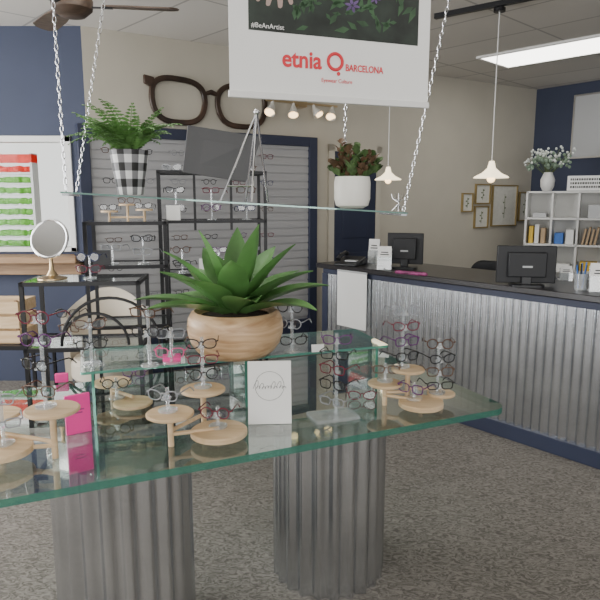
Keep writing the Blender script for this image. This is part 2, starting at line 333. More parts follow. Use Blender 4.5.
for s in(-1,1): g.prism([(s*gw*.43,.155),(s*gw*.505,.17),(s*gw*.505,.10),(s*gw*.43,.06)][::s],-.0175,.0175,Matrix.Rotation(R(90),4,'X'))
g.build('rims',M['tort'],t,bev=.008)
# pictures
for i,(x0,y0,x1,y1,lb) in enumerate([(474,184,489,204,'small gold-framed print, top middle of the wall cluster'),(461,193,472,212,'smallest gold-framed print at the left of the wall cluster'),(474,206,488,228,'gold-framed print directly below the top middle print'),(491,185,516,226,'largest gold-framed botanical print in the wall cluster'),(518,192,530,221,'narrow gold-framed print at the right of the wall cluster')]):
    xa,xb=wallx(x0),wallx(x1); za=PW((x0+x1)/2,y1).z; zb=PW((x0+x1)/2,y0).z; f=.015; mx=(xa+xb)/2; zm=(za+zb)/2
    t=thing('picture_frame',lb,'picture',W0+WN*.003+e1*mx+Vector((0,0,za)),WA,'gold framed prints on the beige wall')
    xa-=mx; xb-=mx; zb-=za; za=0; zm=zb/2
    MB().box(xa,xb,-.025,0,za,za+f).box(xa,xb,-.025,0,zb-f,zb).box(xa,xa+f,-.025,0,za+f,zb-f).box(xb-f,xb,-.025,0,za+f,zb-f).build('frame',M['gold'],t)
    MB().box(xa+f,xb-f,-.01,0,za+f,zb-f).build('print',M['print'],t)
    hh_=zb-2*f; g=MB().tube([(0,-.012,f+hh_*.18),(.006,-.012,zm),(0,-.012,f+hh_*.8)],.0025,5)
    for k in range(4): g.ball((((.016 if k%2 else -.016)),-.012,f+hh_*(.3+.14*k)),.013,5,(1,.12,.7))
    g.build('printed_stem',M['stem'],t)
# board on the navy right wall
rw=math.atan2(e2.y,e2.x); RN=Vector((e2.y,-e2.x,0))
def PR(px,py,off=0):
    d=ray(px,py); n=RN; t=(W1+RN*off).dot(n)/Vector((d.x,d.y,0)).dot(n); return Vector((d.x*t,d.y*t,H+d.z*t))
a=PR(577,97); b=PR(625,97); zb=PR(577,157).z
t=thing('wall_board','blank light grey board hung on the navy right wall','board',(a.x,a.y,0),rw)
L_=(b-a).length
MB().box(0,L_,-.02,0,zb,a.z).build('panel',M['lgrey'],t); MB().box(0,L_,-.03,0,a.z,a.z+.02).box(0,L_,-.03,0,zb-.02,zb).box(-.02,0,-.03,0,zb-.02,a.z+.02).build('rim',M['chrome'],t)
# ---------------------------------------------------------------- reception counter
ux=Vector((.646,-.764,0)).normalized(); uy=Vector((-ux.y,ux.x,0)); CA=math.atan2(ux.y,ux.x)
CO=Vector((.214,5.12,0)); CL=3.9; CT=1.015
t=thing('reception_counter','long reception counter faced in corrugated galvanized metal with navy trim','counter',CO,CA)
MB().box(.02,CL,.02,.5,0,CT-.042).build('body',M['navyp'],t)
g=MB(); n=int(CL/.007); vs=[];fs=[]
for i in range(n+1):
    x=.05+(CL-.05)*i/n; y=.0+.0095*math.sin(2*PI*x/.058); vs+=[(x,y,.10),(x,y,CT-.085)]
fs=[(2*i,2*i+2,2*i+3,2*i+1) for i in range(n)]
g.add(vs,fs).build('corrugated_panel',M['galv'],t,ang=85)
MB().box(0,CL,-.022,.02,0,.10).build('base_trim',M['navyp'],t,bev=.003)
MB().box(0,CL,-.022,.02,CT-.085,CT-.042).build('top_trim',M['navyp'],t,bev=.003)
MB().box(-.01,.05,-.022,.5,.1,CT-.085).build('end_panel',M['navyp'],t)
o=MB().box(-.06,CL,-.05,.62,CT-.04,CT).build('countertop',M['ctop'],None,CO,CA,bev=.006); tag(o,'dark laminate countertop lying along the reception counter','countertop')
def oncounter(px,py): return PZ(px,py,CT)
def monitor(p,w,h,rz,label,lift=.06):
    t=thing('computer_monitor',label,'monitor',p,rz,'monitors on the counter')
    MB().prism(rrect(.2,.14,.03),0,.012).build('base',M['blackp'],t)
    MB().box(-.03,.03,-.005,.02,.01,.16).build('neck',M['blackp'],t,bev=.004)
    b=MB().box(-w/2,w/2,0.022,.045,lift,lift+h).box(-w*.32,w*.32,-.012,.022,lift+.04,lift-.04+h).build('housing',M['screen'],t,bev=.006)
    MB().box(-w/2+.012,w/2-.012,.045,.047,lift+.015,lift-.012+h).build('screen',M['ink'],t)
    MB().box(-.03,.03,-.0135,-.012,lift+.1,lift+.112).build('badge',M['lgrey'],b)
p=oncounter(526,286); monitor(p,.36,.235,R(-8),'black monitor seen from behind on the right part of the counter',.016)
p=oncounter(404,268); monitor(p,.285,.245,R(-20),'smaller black monitor seen from behind on the left part of the counter',.03)
def holder(p,w,h,rz,label,mt='paper',tilt=8):
    t=thing('brochure_holder',label,'brochure holder',p,rz,'brochure holders on the counter')
    q=Matrix.Rotation(R(-tilt),4,'X')
    MB().box(-w/2,w/2,-.006,0,0,h*.55,q).box(-w/2,w/2,0,.07,0,.006).box(-w/2,w/2,.006,.014,0,h*.9,q).build('acrylic_pocket',M['acryl'],t)
    MB().box(-w/2+.004,w/2-.004,0.0,.005,.007,h,q).build('brochure',M[mt],t)
    MB().box(-w*.3,w*.3,-.0015,0,h*.62,h*.66,q).box(-w*.25,w*.25,-.0015,0,h*.72,h*.76,q).build('printed_lines',M['ink'],t)
holder(oncounter(373,264),.10,.21,R(-25),'narrow white brochure holder left of the smaller monitor')
holder(oncounter(384,269.5),.11,.18,R(-15),'white brochure holder directly in front of the smaller monitor')
holder(oncounter(600,292),.12,.17,R(-10),'white card holder at the right edge of the counter')
holder(oncounter(566,281),.08,.10,R(-10),'short white card holder between the larger monitor and the pen cup')
# pen cup
p=oncounter(580,290)
t=thing('pen_cup','clear cup of blue pens on the counter near its right end','cup',p)
MB().lathe([(.035,0),(.038,.1),(.034,.1),(.032,.006)],20).build('cup',M['acryl'],t)
for k in range(6):
    a=k*1.05; MB().cyl((.012*math.cos(a),.012*math.sin(a),.01),(.03*math.cos(a),.03*math.sin(a),.15+.01*(k%3)),.004,n=6).build('pen',M['blue' if k%2 else 'blackp'],t)
# telephone
p=oncounter(350,265); t=thing('telephone','black desk telephone on the far end of the counter','telephone',p,R(-30))
MB().add([(-.1,-.1,0),(.1,-.1,0),(.1,.1,0),(-.1,.1,0),(-.1,-.1,.02),(.1,-.1,.02),(.1,.1,.07),(-.1,.1,.07)],[(3,2,1,0),(4,5,6,7),(0,1,5,4),(1,2,6,5),(2,3,7,6),(3,0,4,7)]).build('body',M['blackp'],t,bev=.006)
MB().tube([(-.07,-.08,.05),(-.07,-.06,.075),(-.07,.06,.10),(-.07,.09,.085)],[.022,.014,.014,.022],8).build('handset',M['blackp'],t)
MB().box(-.02,.08,-.06,.0,.035,.045).build('keypad',M['lgrey'],t)
p=oncounter(411,275)
o=MB().tube([(-.13,0,.013),(-.12,0,.014),(.12,0,.014),(.13,0,.013)],[.005,.013,.013,.005],10).build('pencil_case',M['casep'],None,p,CA+R(12)); tag(o,'slim pink and purple pencil case lying in front of the smaller monitor','pencil case')
# white poster hung on counter front
p=CO+ux*.22-uy*.058
t=thing('paper_sign','plain white paper sheet hanging on the far end of the counter front','sign',(p.x,p.y,0),CA)
MB().box(0,.33,-.004,0,.52,CT-.035).build('sheet',M['paper'],t); MB().box(.0,.33,-.006,0.004,CT-.045,CT-.03).build('clip_strip',M['lgrey'],t)
# office chair behind counter
p=Vector((1.52,5.05,0))
t=thing('office_chair','dark office chair back showing above the counter','chair',p,R(140))
MB().prism(rrect(.46,.44,.1),.44,.52).build('seat',M['blackp'],t,bev=.02)
MB().prism(rrect(.40,.46,.12),.0,.05,Matrix.Translation((0,-.24,.79))@Matrix.Rotation(R(90),4,'X')).build('backrest',M['blackp'],t,bev=.015)
MB().cyl((0,0,.08),(0,0,.44),.025).box(-.02,.02,-.27,-.2,.46,.8).build('post',M['black'],t)
g=MB()
for k in range(5): a=k*2*PI/5; g.tube([(0,0,.1),(.28*math.cos(a),.28*math.sin(a),.06)],.018,6); g.ball((.28*math.cos(a),.28*math.sin(a),.03),.03,6)
g.build('star_base',M['black'],t)
# ---------------------------------------------------------------- cubby
K0=Vector((2.50,6.7,0)); KA=R(-28); kx=Vector((math.cos(KA),math.sin(KA),0)); cw,ch=.262,.285; ztop=1.64
t=thing('cubby_shelf','white cube cubby shelf against the navy wall behind the counter','shelf unit',K0,KA)
g=MB(); nc=4; nr=5; W_=cw*nc
for i in range(nc+1): g.box(i*cw-.01,i*cw+.01,0,.3,.1,ztop)
for j in range(nr+1): g.box(-.01,W_+.01,0,.3,ztop-j*ch-.02,ztop-j*ch)
g.build('grid',M['white'],t); MB().box(0,W_,.29,.305,.1,ztop).build('back_panel',M['white'],t); MB().box(0,W_,.03,.29,0,.1).build('plinth',M['white'],t)
def cub(i,j,dx=0): # bottom of the cell
    return K0+kx*(cw*(i+.5)+dx)+Vector((0,0,ztop-(j+1)*ch))
def cbox(i,j,dx,w,h,m,name,lb,cat):
    p=cub(i,j,dx); q=Vector((-math.sin(KA),math.cos(KA),0))*.05
    o=MB().box(-w/2,w/2,0,.16,0.001,h).build(name,M[m],None,p+q,KA,bev=.004); tag(o,lb,cat)
cbox(0,1,-.075,.045,.19,'yellow','binder','yellow binder in the left column of the cubby shelf','binder')
cbox(0,1,-.015,.045,.21,'paper','binder','white binder beside the yellow one in the cubby shelf','binder')
cbox(0,1,.05,.045,.17,'kraft','binder','tan binder right of the white one in the cubby shelf','binder')
cbox(1,1,-.05,.09,.12,'blue','box','blue box in the second cubby from the left','box')
cbox(1,1,.06,.08,.16,'paper','box','white box beside the blue box in the second cubby','box')
cbox(1,2,0,.16,.07,'paper','paper_stack','low white paper stack below the blue box in the cubby shelf','paper stack')
cbox(2,0,.02,.12,.14,'lgrey','box','pale grey box in the top row of the cubby shelf','box')
cbox(0,0,.0,.14,.05,'lgrey','paper_stack','low grey paper stack in the top left cubby','paper stack')
cbox(3,0,.0,.16,.12,'kraft','box','kraft box in the top right cubby','box')
cbox(3,1,0,.14,.18,'paper','box','white box in the right column of the cubby shelf','box')
cbox(0,2,0,.14,.12,'blue','box','blue box in the lowest visible left cubby','box')
cbox(2,2,0,.17,.10,'yellow','box','yellow box below the tan folders in the cubby shelf','box')
for k in range(4):
    p=cub(2,1,-.075+k*.04)+Vector((-math.sin(KA),math.cos(KA),0))*.05
    o=MB().box(-.010,.010,0,.14,.003,.17+.02*(k%2),Matrix.Rotation(R(9),4,'Y')).build('folder',M['kraft'],None,p,KA); tag(o,'tan folder leaning in the third cubby column','folder','tan folders in the cubby')
# vase with flowers
p=PY(547,191,6.62); p.z=ztop
t=thing('flower_vase','white vase of small white blossoms standing on the cubby shelf','vase',p)
MB().lathe([(.045,0),(.07,.05),(.075,.12),(.05,.18),(.045,.2),(.04,.2),(.038,.16)],24).build('vase',M['white'],t)
g=MB(); h=MB(); lf=MB()
for k in range(26):
    a=random.random()*2*PI; r=.05+.15*random.random(); z=.30+.14*random.random()
    e=Vector((r*math.cos(a)*1.15,r*math.sin(a),z)); g.tube([(0,0,.15),e*.55+Vector((0,0,.08)),e],.003,4)
    for q in range(4):
        c=e+Vector([random.uniform(-.035,.035) for _ in range(3)]); h.ball(c,.014,4)
        c=e*.85+Vector([random.uniform(-.04,.04) for _ in range(3)]); lf.ball(c,.018,4,(1,.4,1))
g.build('stems',M['stem'],t); h.build('blossoms',M['flower'],t); lf.build('foliage',M['dusty'],t)
p=PY(588,192,6.2); p.z=ztop
t=thing('shelf_sign','small white lettered sign standing on the cubby shelf','sign',p,KA)
MB().box(-.2,.2,0,.02,0,.15).build('board',M['paper'],t)
g=MB()
for r_ in range(3):
    x=-.17
    while x<.14:
        w_=random.uniform(.008,.018); g.box(x,x+w_,-.003,0,.103-.038*r_,.124-.038*r_); x+=w_+.008
g.build('printed_lines',M['ink'],t)
# ---------------------------------------------------------------- glass table
TT=.75; TA=R(24.2)
TC=Vector((-.33,2.29,0)); 
t=thing('display_table','large glass display table on two corrugated metal drums','table',TC,TA)
MB().prism(rrect(2.06,1.03,.07,8),TT-.024,TT,side=1).build('glass_top',[M['glass'],M['gedge']],t,ang=30)
for (x,y,r) in((-.40,-.20,.236),(.437,-.125,.236)):
    mod=lambda th,z: 1+.040*math.sin(22*th)
    zz=[.0,.2,.4,.6,TT-.027]
    MB().lathe([(r-.010,z) for z in zz],264,(x,y,0),mod).build('metal_drum',M['galv'],t,ang=85)
RT=.957; RA=R(19.5); RC=Vector((-.255,2.375,TT))
t=thing('glass_riser','low clear glass riser shelf standing on the glass table under the agave','glass shelf',RC,RA)
MB().prism(rrect(1.2,.34,.01,2),RT-TT-.010,RT-TT,side=1).build('top',[M['rglass'],M['rgedge']],t,ang=20)
for x in(-.56,.0,.56):
    MB().box(x-.005,x+.005,-.14,.14,0.001,RT-TT-.010).mi(1).box(x-.005,x+.005,-.144,-.14,0.001,RT-TT-.010).build('leg_panel',[M['rglass'],M['rgedge']],t)
# ---------------------------------------------------------------- eyewear
cache={}
SH={'rectangular':dict(a=.026,b=.017,n=4,cat=0),'round':dict(a=.024,b=.022,n=2,cat=0),'cat-eye':dict(a=.027,b=.019,n=2.6,cat=1),'square':dict(a=.026,b=.020,n=3.6,cat=.2)}
def gmeshes(shape,col):
    k=(shape,col)
    if k in cache: return cache[k]
    s=SH[shape]; r=.0015 if 'wire' in col else .0025; g=MB(); zc=s['b']+.003
    for q in(-1,1): g.tube(superell(q*.034,zc,s['a'],s['b'],s['n'],20,s['cat']),r,6,True)
    g.tube([(-.009,0,zc+.006),(0,-.001,zc+.010),(.009,0,zc+.006)],r,6)
    for q in(-1,1): g.tube([(q*.060,0,zc+.010),(q*.067,.002,zc+.012),(q*.068,.008,zc+.012)],r*1.2,6)
    fm=g.mesh('frame',EM[col]); lm=[]
    for q in(-1,1):
        pts=superell(q*.034,zc,s['a'],s['b'],s['n'],20,s['cat']); lm.append(MB().add(pts,[tuple(range(20))]).mesh('lens',M['lens'],False))
    tm=[MB().tube([(q*.068,.008,zc+.012),(q*.067,.05,zc+.012),(q*.066,.098,zc+.010),(q*.065,.118,zc-.002),(q*.064,.135,zc-.018)],[r*1.1,r,r,r*1.1,r*.9],6).mesh('temple',EM[col]) for q in(-1,1)]
    al=MB(); al.v=list(g.v); al.f=list(g.f); al.m=list(g.m)
    for q in(-1,1): al.tube([(q*.068,.008,zc+.012),(q*.066,.04,zc+.010)],r,4)
    cache[k]=(fm,lm,tm,al.mesh('eyeglasses',EM[col])); return cache[k]
def glasses(p,rz,shape,col,label,group,detail=True,sc=1,rx=0):
    fm,lm,tm,am=gmeshes(shape,col)
    if not detail:
        o=bpy.data.objects.new('eyeglasses',am); C.objects.link(o); o.location=p; o.rotation_euler=(rx,0,rz); o.scale=(sc,)*3; return tag(o,label,'eyeglasses',group)
    t=thing('eyeglasses',label,'eyeglasses',p,rz,group,rx=rx); t.scale=(sc,)*3
    for n_,me in [('frame',fm)]+[('lens',m) for m in lm]+[('temple',m) for m in tm]:
        o=bpy.data.objects.new(n_,me); C.objects.link(o); o.parent=t
    return t
cnt=[0]
def pick():
    cnt[0]+=1; return list(SH)[(cnt[0]*3+cnt[0]//4)%4],['black','purple','tortoiseshell','clear grey','black','navy','clear grey','brown','burgundy','black'][(cnt[0]*7+cnt[0]//5)%10]
ORD=['lowest','second','third','fourth','fifth']
def rod(px,py,zs,tiers,where,force=None,yaw=0,sc=.84):
    """acrylic rod display standing at pixel (px,py) of the surface at height zs"""
    b=PZ(px,py,zs); zl=[PY(px,ty,b.y).z for ty in tiers]; top=max(zl)+.02
    t=thing('glasses_display_rod','clear acrylic display rod '+where,'display stand',b+Vector((0,0,.001)))
    MB().lathe([(.032,0),(.032,.006),(.006,.008)],20).build('base',M['acryl'],t)
    MB().cyl((0,0,.006),(0,0,top-zs),.006,n=10).build('rod',M['acryl'],t)
    for i,z in enumerate(sorted(zl)):
        MB().box(-.014,.014,-.03,.0,z-zs-.013,z-zs-.007).box(-.006,.006,-.033,-.028,z-zs-.012,z-zs+.012).build('nose_peg',M['acryl'],t)
        s,c=pick()
        if force and i in force: s,c=force[i]
        rzz=R(yaw+random.uniform(-20,20))
        off=Vector((math.sin(rzz)*.031,-math.cos(rzz)*.031,0))
        glasses(b+off+Vector((0,0,z-zs-.014)),rzz,s,c,f'{c} {s} eyeglasses, {ORD[i]} on rod {where}','eyeglasses on the display rods',sc=sc)
# wooden tier stands
def tier(discs,label,cat='display stand'):
    ps=[PZ(a,b,z) for a,b,z,_,_ in discs]; c=ps[0].copy(); c.z=TT
    t=thing('tiered_wood_stand',label,cat,c)
    for p,(a,b,z,dm,th) in zip(ps,discs):
        q=p-c; r=dm/2
        MB().lathe([(r-.004,q.z-th),(r,q.z-th+.003),(r,q.z-.003),(r-.004,q.z)],40,(q.x,q.y,0)).build('disc',M['pine'],t)
        if q.z-th>.012: MB().cyl((q.x-.0,q.y+.0,.001),(q.x,q.y,q.z-th),.010,n=12).build('leg',M['pine'],t)
    for i in range(1,len(ps)):
        a=ps[i-1]-c; b=ps[i]-c; h=.03+.012*i
        MB().cyl((a.x,a.y,h),(b.x,b.y,h),.007,n=10).build('crossbar',M['pine'],t)
    return ps
tier([(219,429,.79,.19,.02),(170,412,.868,.155,.012),(203,388,.90,.155,.012)],'pale wood stand of three round platforms left of the white card')
tier([(421,401,.79,.17,.02),(385,382,.845,.135,.012),(408,368,.90,.13,.012),(441,392,.80,.11,.012)],'pale wood stand of four round platforms near the right end of the table')
tier([(2,447,.80,.18,.02),(52,408,.914,.165,.012),(-4,413,.87,.15,.012)],'pale wood stand of round platforms at the left end of the table')
tier([(133,401,.775,.15,.014),(112,381,.83,.15,.012)],'pale wood stand of two platforms behind the magenta card')
rod(46,407,.914,[390,364,340,318],'at back of left wood stand',yaw=-5)
rod(4,444,.80,[422,398],'on low disc of left wood stand',yaw=10)
rod(92,364,RT,[344,324],'at left end of glass riser',yaw=10)
rod(150,366,RT,[332,312],'between riser left end and bowl',yaw=-10)
rod(172,363,RT,[352,333],'directly left of the wooden bowl',force={0:('square','pink')},yaw=8)
rod(168,411,.868,[394],'on left disc of middle stand',yaw=-12)
rod(203,387,.90,[374,358,343],'on upper disc of middle stand',force={2:('cat-eye','black')},yaw=12)
rod(218,427,.79,[412],'on low disc of middle stand',force={0:('round','burgundy')},yaw=-14)
rod(292,352,RT,[340,324,308],'directly right of the wooden bowl',yaw=-8)
rod(336,416,TT,[400,384,369,354,339],'on clear block by white card',force={0:('rectangular','clear grey'),1:('square','black'),2:('square','burgundy'),3:('rectangular','black'),4:('cat-eye','purple')},yaw=-15)
rod(385,381,.845,[368],'on left disc of right stand',yaw=-10)
rod(402,367,.90,[356,341,326,311],'on top disc of right stand',yaw=8)
rod(414,399,.79,[388],'on front disc of right stand',force={0:('square','purple')},yaw=-18)
rod(437,393,.80,[384,371,358,344],'on rightmost disc of right stand',yaw=12)
rod(117,398,.775,[383],'beside the magenta card',yaw=10)
p=PZ(333,417,TT)
o=MB().box(-.085,.085,-.055,.055,.0005,.012).build('acrylic_block',M['acryl'],None,p,R(20)); tag(o,'flat clear acrylic block on the glass table right of the white card','block')
for (x,y,sh,cl,lb) in[(134,377,'cat-eye','purple','purple eyeglasses lying on the glass table beneath the riser'),(362,400,'cat-eye','burgundy','burgundy eyeglasses lying between the clear block and right stand')]:
    glasses(PZ(x,y,TT+.001),R(random.uniform(-30,30)),sh,cl,lb,'eyeglasses lying on the glass',sc=.88)
# magenta cards
p=PZ(79,433,TT+.001)
t=thing('magenta_card','upright magenta display card on the glass table behind the left wood stand','card',p,R(35))
MB().box(-.042,.042,-.006,.006,0,.140).build('card',M['magenta'],t,bev=.002)
MB().box(-.02,.02,-.0075,-.006,.085,.089).box(-.018,.014,-.0075,-.006,.074,.078).build('printed_lines',M['casep'],t)
for (x,y,z,w_,h_,lb) in[(62,382,TT,.055,.04,'small magenta logo block behind the left wooden stand'),(172,362,RT,.065,.03,'small magenta block on the riser left of the wooden bowl')]:
    p=PZ(x,y,z+.001); o=MB().box(-w_/2,w_/2,-.01,.01,0,h_).build('magenta_block',M['magenta'],None,p,R(15),bev=.003); tag(o,lb,'block')
for (x,y,z,w_,h_,rz,lb) in[(318,352,RT,.05,.03,10,'tiny white card at the right end of the glass riser')]:
    o=MB().box(-w_/2,w_/2,-.001,.001,0,h_,Matrix.Rotation(R(-15),4,'X')).build('price_card',M['paper'],None,PZ(x,y,z+.001),R(rz)); tag(o,lb,'card')
# white card
p=PZ(270,424,TT+.001)
t=thing('white_card','tall white card with a black circle and script in front of the bowl','card',p,R(4),rx=R(-9))
MB().box(-.078,.078,-.003,.003,0,.228).build('card',M['paper'],t,bev=.001)
MB().tube([(.052*math.cos(2*PI*i/48),-.0035,.138+.052*math.sin(2*PI*i/48)) for i in range(48)],.0006,4,True).build('printed_circle',M['ink'],t)
hts=[.030,.008,.020,.008,.009,.008,.026,.008,.024,.008,.008]
pts=[];x0=-.058;adv=.114/len(hts)
for j,h_ in enumerate(hts):
    for i in range(12):
        u=i/12*2*PI; xx=x0+adv*(j+i/12)+adv*.36*math.sin(u)*-1; zz=.129+h_*.5*(1-math.cos(u))+.0015*math.sin(j*1.7); xx+=(zz-.127)*.30; pts.append((xx,-.0037,zz))
MB().tube(pts,.0006,4).build('script',M['ink'],t)
MB().box(-.05,.05,.02,.07,0,.003).box(-.01,.01,.003,.02,0,.05).build('easel_foot',M['paper'],t)
# ---------------------------------------------------------------- agave
p=PZ(236,354,RT+.001)
t=thing('potted_agave','large green agave in a round turned wood bowl on the riser','potted plant',p)
MB().lathe([(.110,0),(.128,.004),(.150,.022),(.170,.050),(.181,.085),(.184,.115),(.180,.145),(.168,.168),(.156,.175),(.146,.168),(.140,.155),(.02,.152)],64).build('bowl',M['bowl'],t)
MB().lathe([(.005,.152),(.139,.154),(.02,.172)],24).build('soil',M['soil'],t)
g=MB()
def blade(g,az,el,ln,w,droop,z0):
    n=14; pts=[]; pos=Vector((0.015*math.cos(az),.015*math.sin(az),z0)); e=el
    for i in range(n+1):
        s=i/n; ww=w*((.50+1.1*s) if s<.45 else max(0.015,1-((s-.45)/.55)**2.0)); ww=min(ww,w)
        hd=Vector((math.cos(az)*math.cos(e),math.sin(az)*math.cos(e),math.sin(e))); sd=Vector((-math.sin(az),math.cos(az),0)); up=hd.cross(sd)*-1
        if up.z<0 and e<1.3: up=-up
        k=.22*ww
        pts.append([pos+sd*ww+up*k,pos+sd*ww*.55+up*k*.30,pos-up*.002,pos-sd*ww*.55+up*k*.30,pos-sd*ww+up*k, pos-up*(.012*(1-s)+.003)])
        pos=pos+hd*ln/n; e-=droop/n*(.4+1.2*s)
    vs=[q for r_ in pts for q in r_]; fs=[]
    for i in range(n):
        for k in range(4): a=i*6+k; fs.append((a,a+1,a+7,a+6))
        a=i*6; fs.append((a+4,a+5,a+11,a+10)); fs.append((a+5,a,a+6,a+11))
    g.add(vs,fs)
rs=random.Random(5)
for ring,(cnt_,el,ln,w,dr) in enumerate([(8,24,.36,.060,.50),(7,36,.34,.064,.55),(5,52,.33,.062,.40),(3,72,.34,.054,.12)]):
    for k in range(cnt_):
        blade(g,2*PI*k/cnt_+ring*.45+.1+rs.uniform(-.12,.12),R(el+rs.uniform(-6,6)),ln*rs.uniform(.9,1.06),w*rs.uniform(.9,1.1),dr*rs.uniform(.7,1.3),.165+.004*ring)
g.build('leaves',M['agave'],t,ang=50)
# ---------------------------------------------------------------- hanging shelf
SL=PY(60,192,2.15); SR=PY(408,213,2.42); dv=(SR-SL); sl=dv.length; q3=dv.to_track_quat('X','Z')
t=thing('hanging_glass_shelf','clear glass shelf hung on chains above the table','shelf',SL); t.rotation_euler=q3.to_euler()
q3m=q3.to_matrix()
MB().prism([(0,0),(sl,0),(sl,.24),(0,.24)],-.004,.002,side=1).build('glass',[M['sglass'],M['sedge']],t,ang=20)
for x in(.02,sl-.02):
    MB().box(x-.012,x+.012,-.008,.248,-.012,-.005).build('support_bar',M['chrome'],t)
def onshelf(x,y=.12,z=.005): return SL+q3m@Vector((x,y,z))
def sx(px):
    lo=0;hi=sl
    for _ in range(30):
        m=(lo+hi)/2; q=onshelf(m); v=Vector((q.x,q.y*CP-(q.z-H)*SP)); 
        if 300+600*v.x/v.y<px: lo=m
        else: hi=m
    return lo
def chain(a,b,label):
    a=Vector(a); b=Vector(b); L_=(b-a).length; n=int(L_/.022); d=(b-a).normalized(); qq=d.to_track_quat('Z','Y').to_matrix(); g=MB()
    for i in range(n):
        c=a+d*(L_*(i+.5)/n); rot=qq@Matrix.Rotation(PI/2*(i%2),3,'Z')
        pts=[c+rot@Vector((.0056*math.cos(u),0,.0140*math.sin(u))) for u in [2*PI*k/10 for k in range(10)]]
        g.tube(pts,.0015,4,True)
    o=g.build('hanging_chain',M['chrome']); tag(o,label,'chain','chains holding the glass shelf')
def chtop(px0,sp):
    a=PY(px0,0,sp.y); k=(CZ-sp.z)/(a.z-sp.z); return sp+(a-sp)*k
for px,shp,lb in((53,onshelf(.02,0),'outermost left steel chain carrying the front left corner of the shelf'),(104,onshelf(.02,.24),'left steel chain leaning inward to the rear left shelf corner'),(449,onshelf(sl-.02,0),'right steel chain slanting down to the front right shelf corner'),(348,onshelf(sl-.20,.24),'steel chain passing behind the banner to the rear right shelf corner')):
    chain(chtop(px,shp),shp,lb)
# fern in checked planter
p=onshelf(sx(131))
t=thing('potted_fern','light green fern in a black and white checked planter on the hanging shelf','potted plant',p)
MB().lathe([(.045,0),(.048,.004),(.072,.165),(.066,.165),(.05,.13)],36).build('planter',M['check'],t)
g=MB()
for k in range(90):
    az=rs.uniform(0,2*PI); el=R(rs.uniform(48,89)); ln=rs.uniform(.12,.235); n=14; pos=Vector((.02*math.cos(az),.02*math.sin(az),.15)); e=el; pts=[]
    cv=rs.uniform(.05,.12)
    for i in range(n+1):
        pts.append(pos.copy()); pos=pos+Vector((math.cos(az)*math.cos(e),math.sin(az)*math.cos(e),math.sin(e)))*ln/n; e-=cv
    g.tube(pts,.0012,4)
    for i in range(3,n+1):
        s=i/n; w_=.030*math.sin(PI*min(1,s*.9+.1))+.006; d=(pts[i]-pts[i-1]).normalized(); sd=d.cross(Vector((0,0,1))).normalized()
        for q in(-1,1):
            tip=pts[i]+sd*q*w_+d*.008-Vector((0,0,.005)); g.add([pts[i],pts[i]+d*.0055+(tip-pts[i])*.45,tip,pts[i]-d*.0055+(tip-pts[i])*.45],[(0,1,2,3)])
g.build('fronds',M['fern'],t,smooth=False)
# succulent in cream pot
p=onshelf(sx(352))
t=thing('potted_succulent','upright green and bronze leafy succulent in a round cream pot on the shelf','potted plant',p)
MB().lathe([(.045,0),(.066,.012),(.074,.04),(.074,.105),(.070,.128),(.064,.128),(.06,.11),(.01,.11)],36).build('pot',M['pot'],t)
g=MB(); g2=MB()
for k in range(44):
    az=rs.uniform(0,2*PI); el=R(rs.uniform(20,88)); ln=rs.uniform(.07,.15); st=Vector((.035*math.cos(az),.035*math.sin(az),.115)); e=st+Vector((math.cos(az)*math.cos(el)*.8+.08,math.sin(az)*math.cos(el)*.6,math.sin(el)))*ln
    md=(st+e)/2+Vector((0,0,.01)); g.tube([st,md,e],.003,4)
    G=(g2 if rs.random()<.4 else g)
    for j in range(9):
        c=st.lerp(e,.15+.85*j/8); a_=rs.uniform(0,2*PI); dr_=Vector((math.cos(a_),math.sin(a_),.9)).normalized(); sd=dr_.cross(Vector((0,0,1))).normalized()*.014; l_=.040; nr=sd.cross(dr_).normalized()*.004
        G.add([c,c+dr_*l_*.35+sd+nr,c+dr_*l_*.75+sd*.8+nr,c+dr_*l_,c+dr_*l_*.75-sd*.8+nr,c+dr_*l_*.35-sd+nr,c+dr_*l_*.5],[(0,1,6),(1,2,6),(2,3,6),(3,4,6),(4,5,6),(5,0,6)])
g.build('leaves',M['bush'],t,smooth=False); g2.build('bronze_leaves',M['bush2'],t,smooth=False)
# tabletop easel with grey panel
p=onshelf(sx(243),.10)
t=thing('tabletop_easel','silver folding tabletop easel standing on the hanging shelf','easel',p)
hh=PY(258,112,p.y).z-p.z
ap=Vector((.055,0,hh)); g=MB()
for e in((-.085,-.05,0),(.035,-.06,0),(.09,.09,0),(.0,.08,0)): g.tube([Vector(e),ap],.0045,6)
g.tube([(-.06,-.043,.06),(.045,-.048,.06)],.0035,6)
g.build('legs',M['chrome'],t); MB().ball(ap,.012,8).build('hinge',M['chrome'],t)
a=PY(188,125,2.5);b=PY(262,137,2.65);c=PY(246,182,2.6);d=PY(183,172,2.45)
g=MB(); nrm=(b-a).cross(d-a).normalized()*.006
g.add([a,b,c,d,a+nrm,b+nrm,c+nrm,d+nrm],[(0,1,2,3),(7,6,5,4),(0,4,5,1),(1,5,6,2),(2,6,7,3),(3,7,4,0)])
o=g.build('grey_panel',M['grey']); tag(o,'blank dark grey sign panel tilted behind the silver easel','sign panel')
p=onshelf(sl-.03,.03)
t=thing('chrome_hook_stand','small chrome star hook stand at the right end of the hanging shelf','hook stand',p)
g=MB().cyl((0,0,0),(0,0,.07),.0022,n=8)
for k in range(6): a=k*PI/3; g.tube([(0,0,.035),(.024*math.cos(a),.024*math.sin(a),.05),(.030*math.cos(a),.030*math.sin(a),.068)],.0012,5); g.tube([(0,0,.03),(.026*math.cos(a),.026*math.sin(a),.002)],.0011,5)
g.build('hooks',M['chrome'],t)
